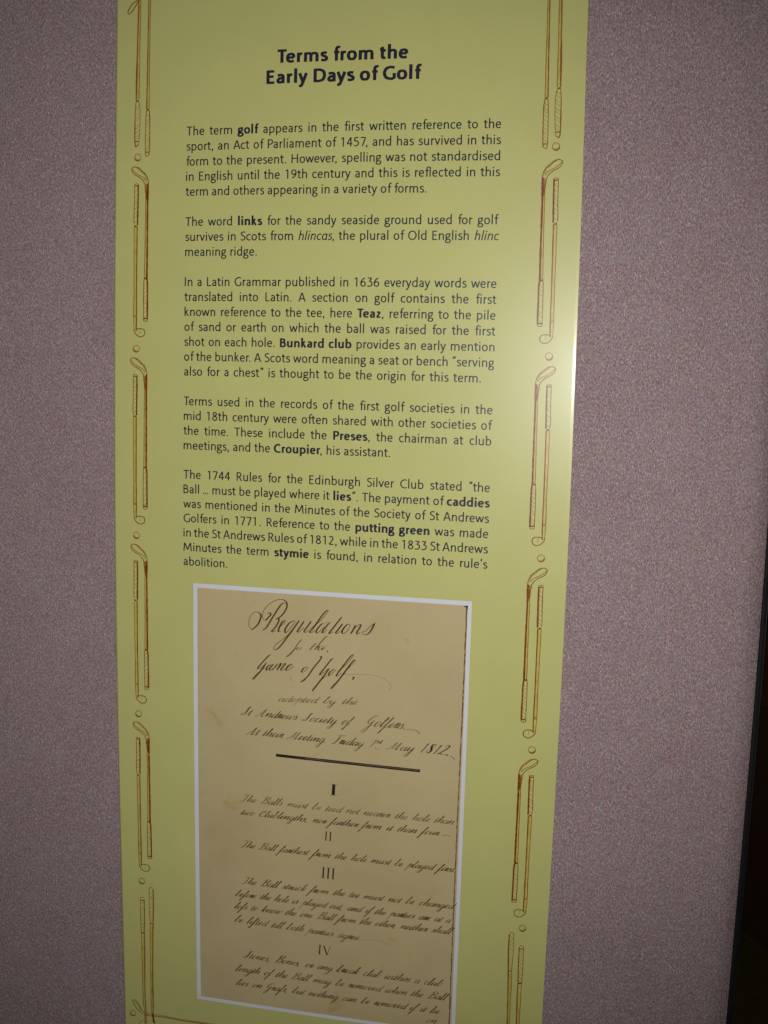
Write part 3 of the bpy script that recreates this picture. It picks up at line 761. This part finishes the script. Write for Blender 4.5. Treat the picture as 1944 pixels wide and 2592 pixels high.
# ruled bar and printed-looking numerals
e = Pen(); t = np.linspace(0, 1, 40)
e.ribbon(np.stack([0.3815 + t * 0.3256, -1.7667 - t * 0.0042], 1), np.array([0.0068 + rr.uniform(-0.0003, 0.0003) for _ in t]))
bar = e.build("ruled_bar", mat_pen_bold, page_root, -0.0002)
e = Pen()
e.ribbon(np.stack([0.45 + t * 0.255, -1.7664 - 0.0008 - t * 0.0030], 1), np.array([0.0014 + rr.uniform(-0.0005, 0.0005) for _ in t]))
e.build("worn_streak", mat_bar_light, bar, -0.0003)
def numeral(txt, u, v, h, heavy):
    e = Pen(); n = len(txt); hh = h * 0.00042
    xs = {'I': [0], 'II': [-0.0050, 0.0050], 'III': [-0.0115, 0, 0.0115], 'IV': [-0.0115]}[txt]
    for x in xs:
        e.ribbon(np.array([[u + x + 0.0012, v + hh], [u + x, v]]), np.full(2, heavy))
        for y in (0, hh): e.ribbon(np.array([[u + x - heavy * 1.1, v + y], [u + x + heavy * 1.3, v + y]]), np.full(2, 0.0007))
    if txt == 'IV':
        e.ribbon(np.array([[u - 0.0015, v + hh], [u + 0.0065, v]]), np.full(2, heavy))
        e.ribbon(np.array([[u + 0.0065, v], [u + 0.0135, v + hh]]), np.full(2, heavy * 0.4))
    e.build("roman_numeral", mat_pen_bold, page_root, -0.0002)
numeral('I', 0.5142, -1.8467, 60, 0.0072); numeral('II', 0.5036, -1.9561, 50, 0.0027); numeral('III', 0.5049, -2.0478, 62, 0.0034); numeral('IV', 0.499, -2.2382, 54, 0.0030)

# ------------------------------------------------------------------ the display board behind it
board = bpy.data.objects.new("display_board", None); sc.collection.objects.link(board)
tag(board, "large board of speckled pinkish grey fabric with black edge trim behind the green panel", "display board")
YB = V_THICK + 0.0006
def wide(us, vs, y0, y1, mat, name, parent):
    return grid_panel(name, us, vs, y0, y1, [mat, mat], parent, False)
bu = list(np.linspace(-0.55, 1.3952, 40)); bv = list(np.linspace(-2.75, 0.12, 50))
wide(bu, bv, YB, YB + 0.03, mat_fabric, "fabric_panel", board)
wide([1.3960, 1.4000, 1.4065], bv, YB + 0.0006, YB + 0.031, mat_trim, "edge_trim", board)
wide([1.4068, 1.4085], bv, YB + 0.003, YB + 0.030, mat_bluetrim, "rubber_edge", board)

# ------------------------------------------------------------------ the dark hall beyond the board
def quad(name, pts, mat, kind='structure'):
    o = mesh_obj(name, pts, [tuple(range(len(pts)))], mat); tag(o, kind=kind); return o
quad("floor", [(-9, -9, 0), (12, -9, 0), (12, 9, 0), (-9, 9, 0)], mat_floor)
C = np.array([CX * S, CY * S, CZ * S + TOP])
def hit_floor(d): d = np.array(d); return C + d * (-C[2] / d[2])
p, q = hit_floor([0.1515, 0.9928, -0.5054]), hit_floor([0.1773, 0.9954, -0.526])
dr = (q - p) / np.linalg.norm(q - p)
a, b = p - dr * 1.0, q + dr * 0.25
nrm = np.array([dr[1], -dr[0], 0.0])
if np.dot(nrm, p - C) < 0: nrm = -nrm
def slab(name, a, b, z0, z1, th, off, mat, parent=None):
    A = a + nrm * off; B = b + nrm * off; A2 = A + nrm * th; B2 = B + nrm * th
    V = [(A[0], A[1], z0), (B[0], B[1], z0), (B2[0], B2[1], z0), (A2[0], A2[1], z0), (A[0], A[1], z1), (B[0], B[1], z1), (B2[0], B2[1], z1), (A2[0], A2[1], z1)]
    F = [(0, 1, 5, 4), (1, 2, 6, 5), (2, 3, 7, 6), (3, 0, 4, 7), (4, 5, 6, 7), (3, 2, 1, 0)]
    return mesh_obj(name, V, F, mat, parent)
cab = bpy.data.objects.new("dark_cabinet", None); sc.collection.objects.link(cab)
tag(cab, "low dark brown cabinet in shadow past the black right edge of the board", "cabinet")
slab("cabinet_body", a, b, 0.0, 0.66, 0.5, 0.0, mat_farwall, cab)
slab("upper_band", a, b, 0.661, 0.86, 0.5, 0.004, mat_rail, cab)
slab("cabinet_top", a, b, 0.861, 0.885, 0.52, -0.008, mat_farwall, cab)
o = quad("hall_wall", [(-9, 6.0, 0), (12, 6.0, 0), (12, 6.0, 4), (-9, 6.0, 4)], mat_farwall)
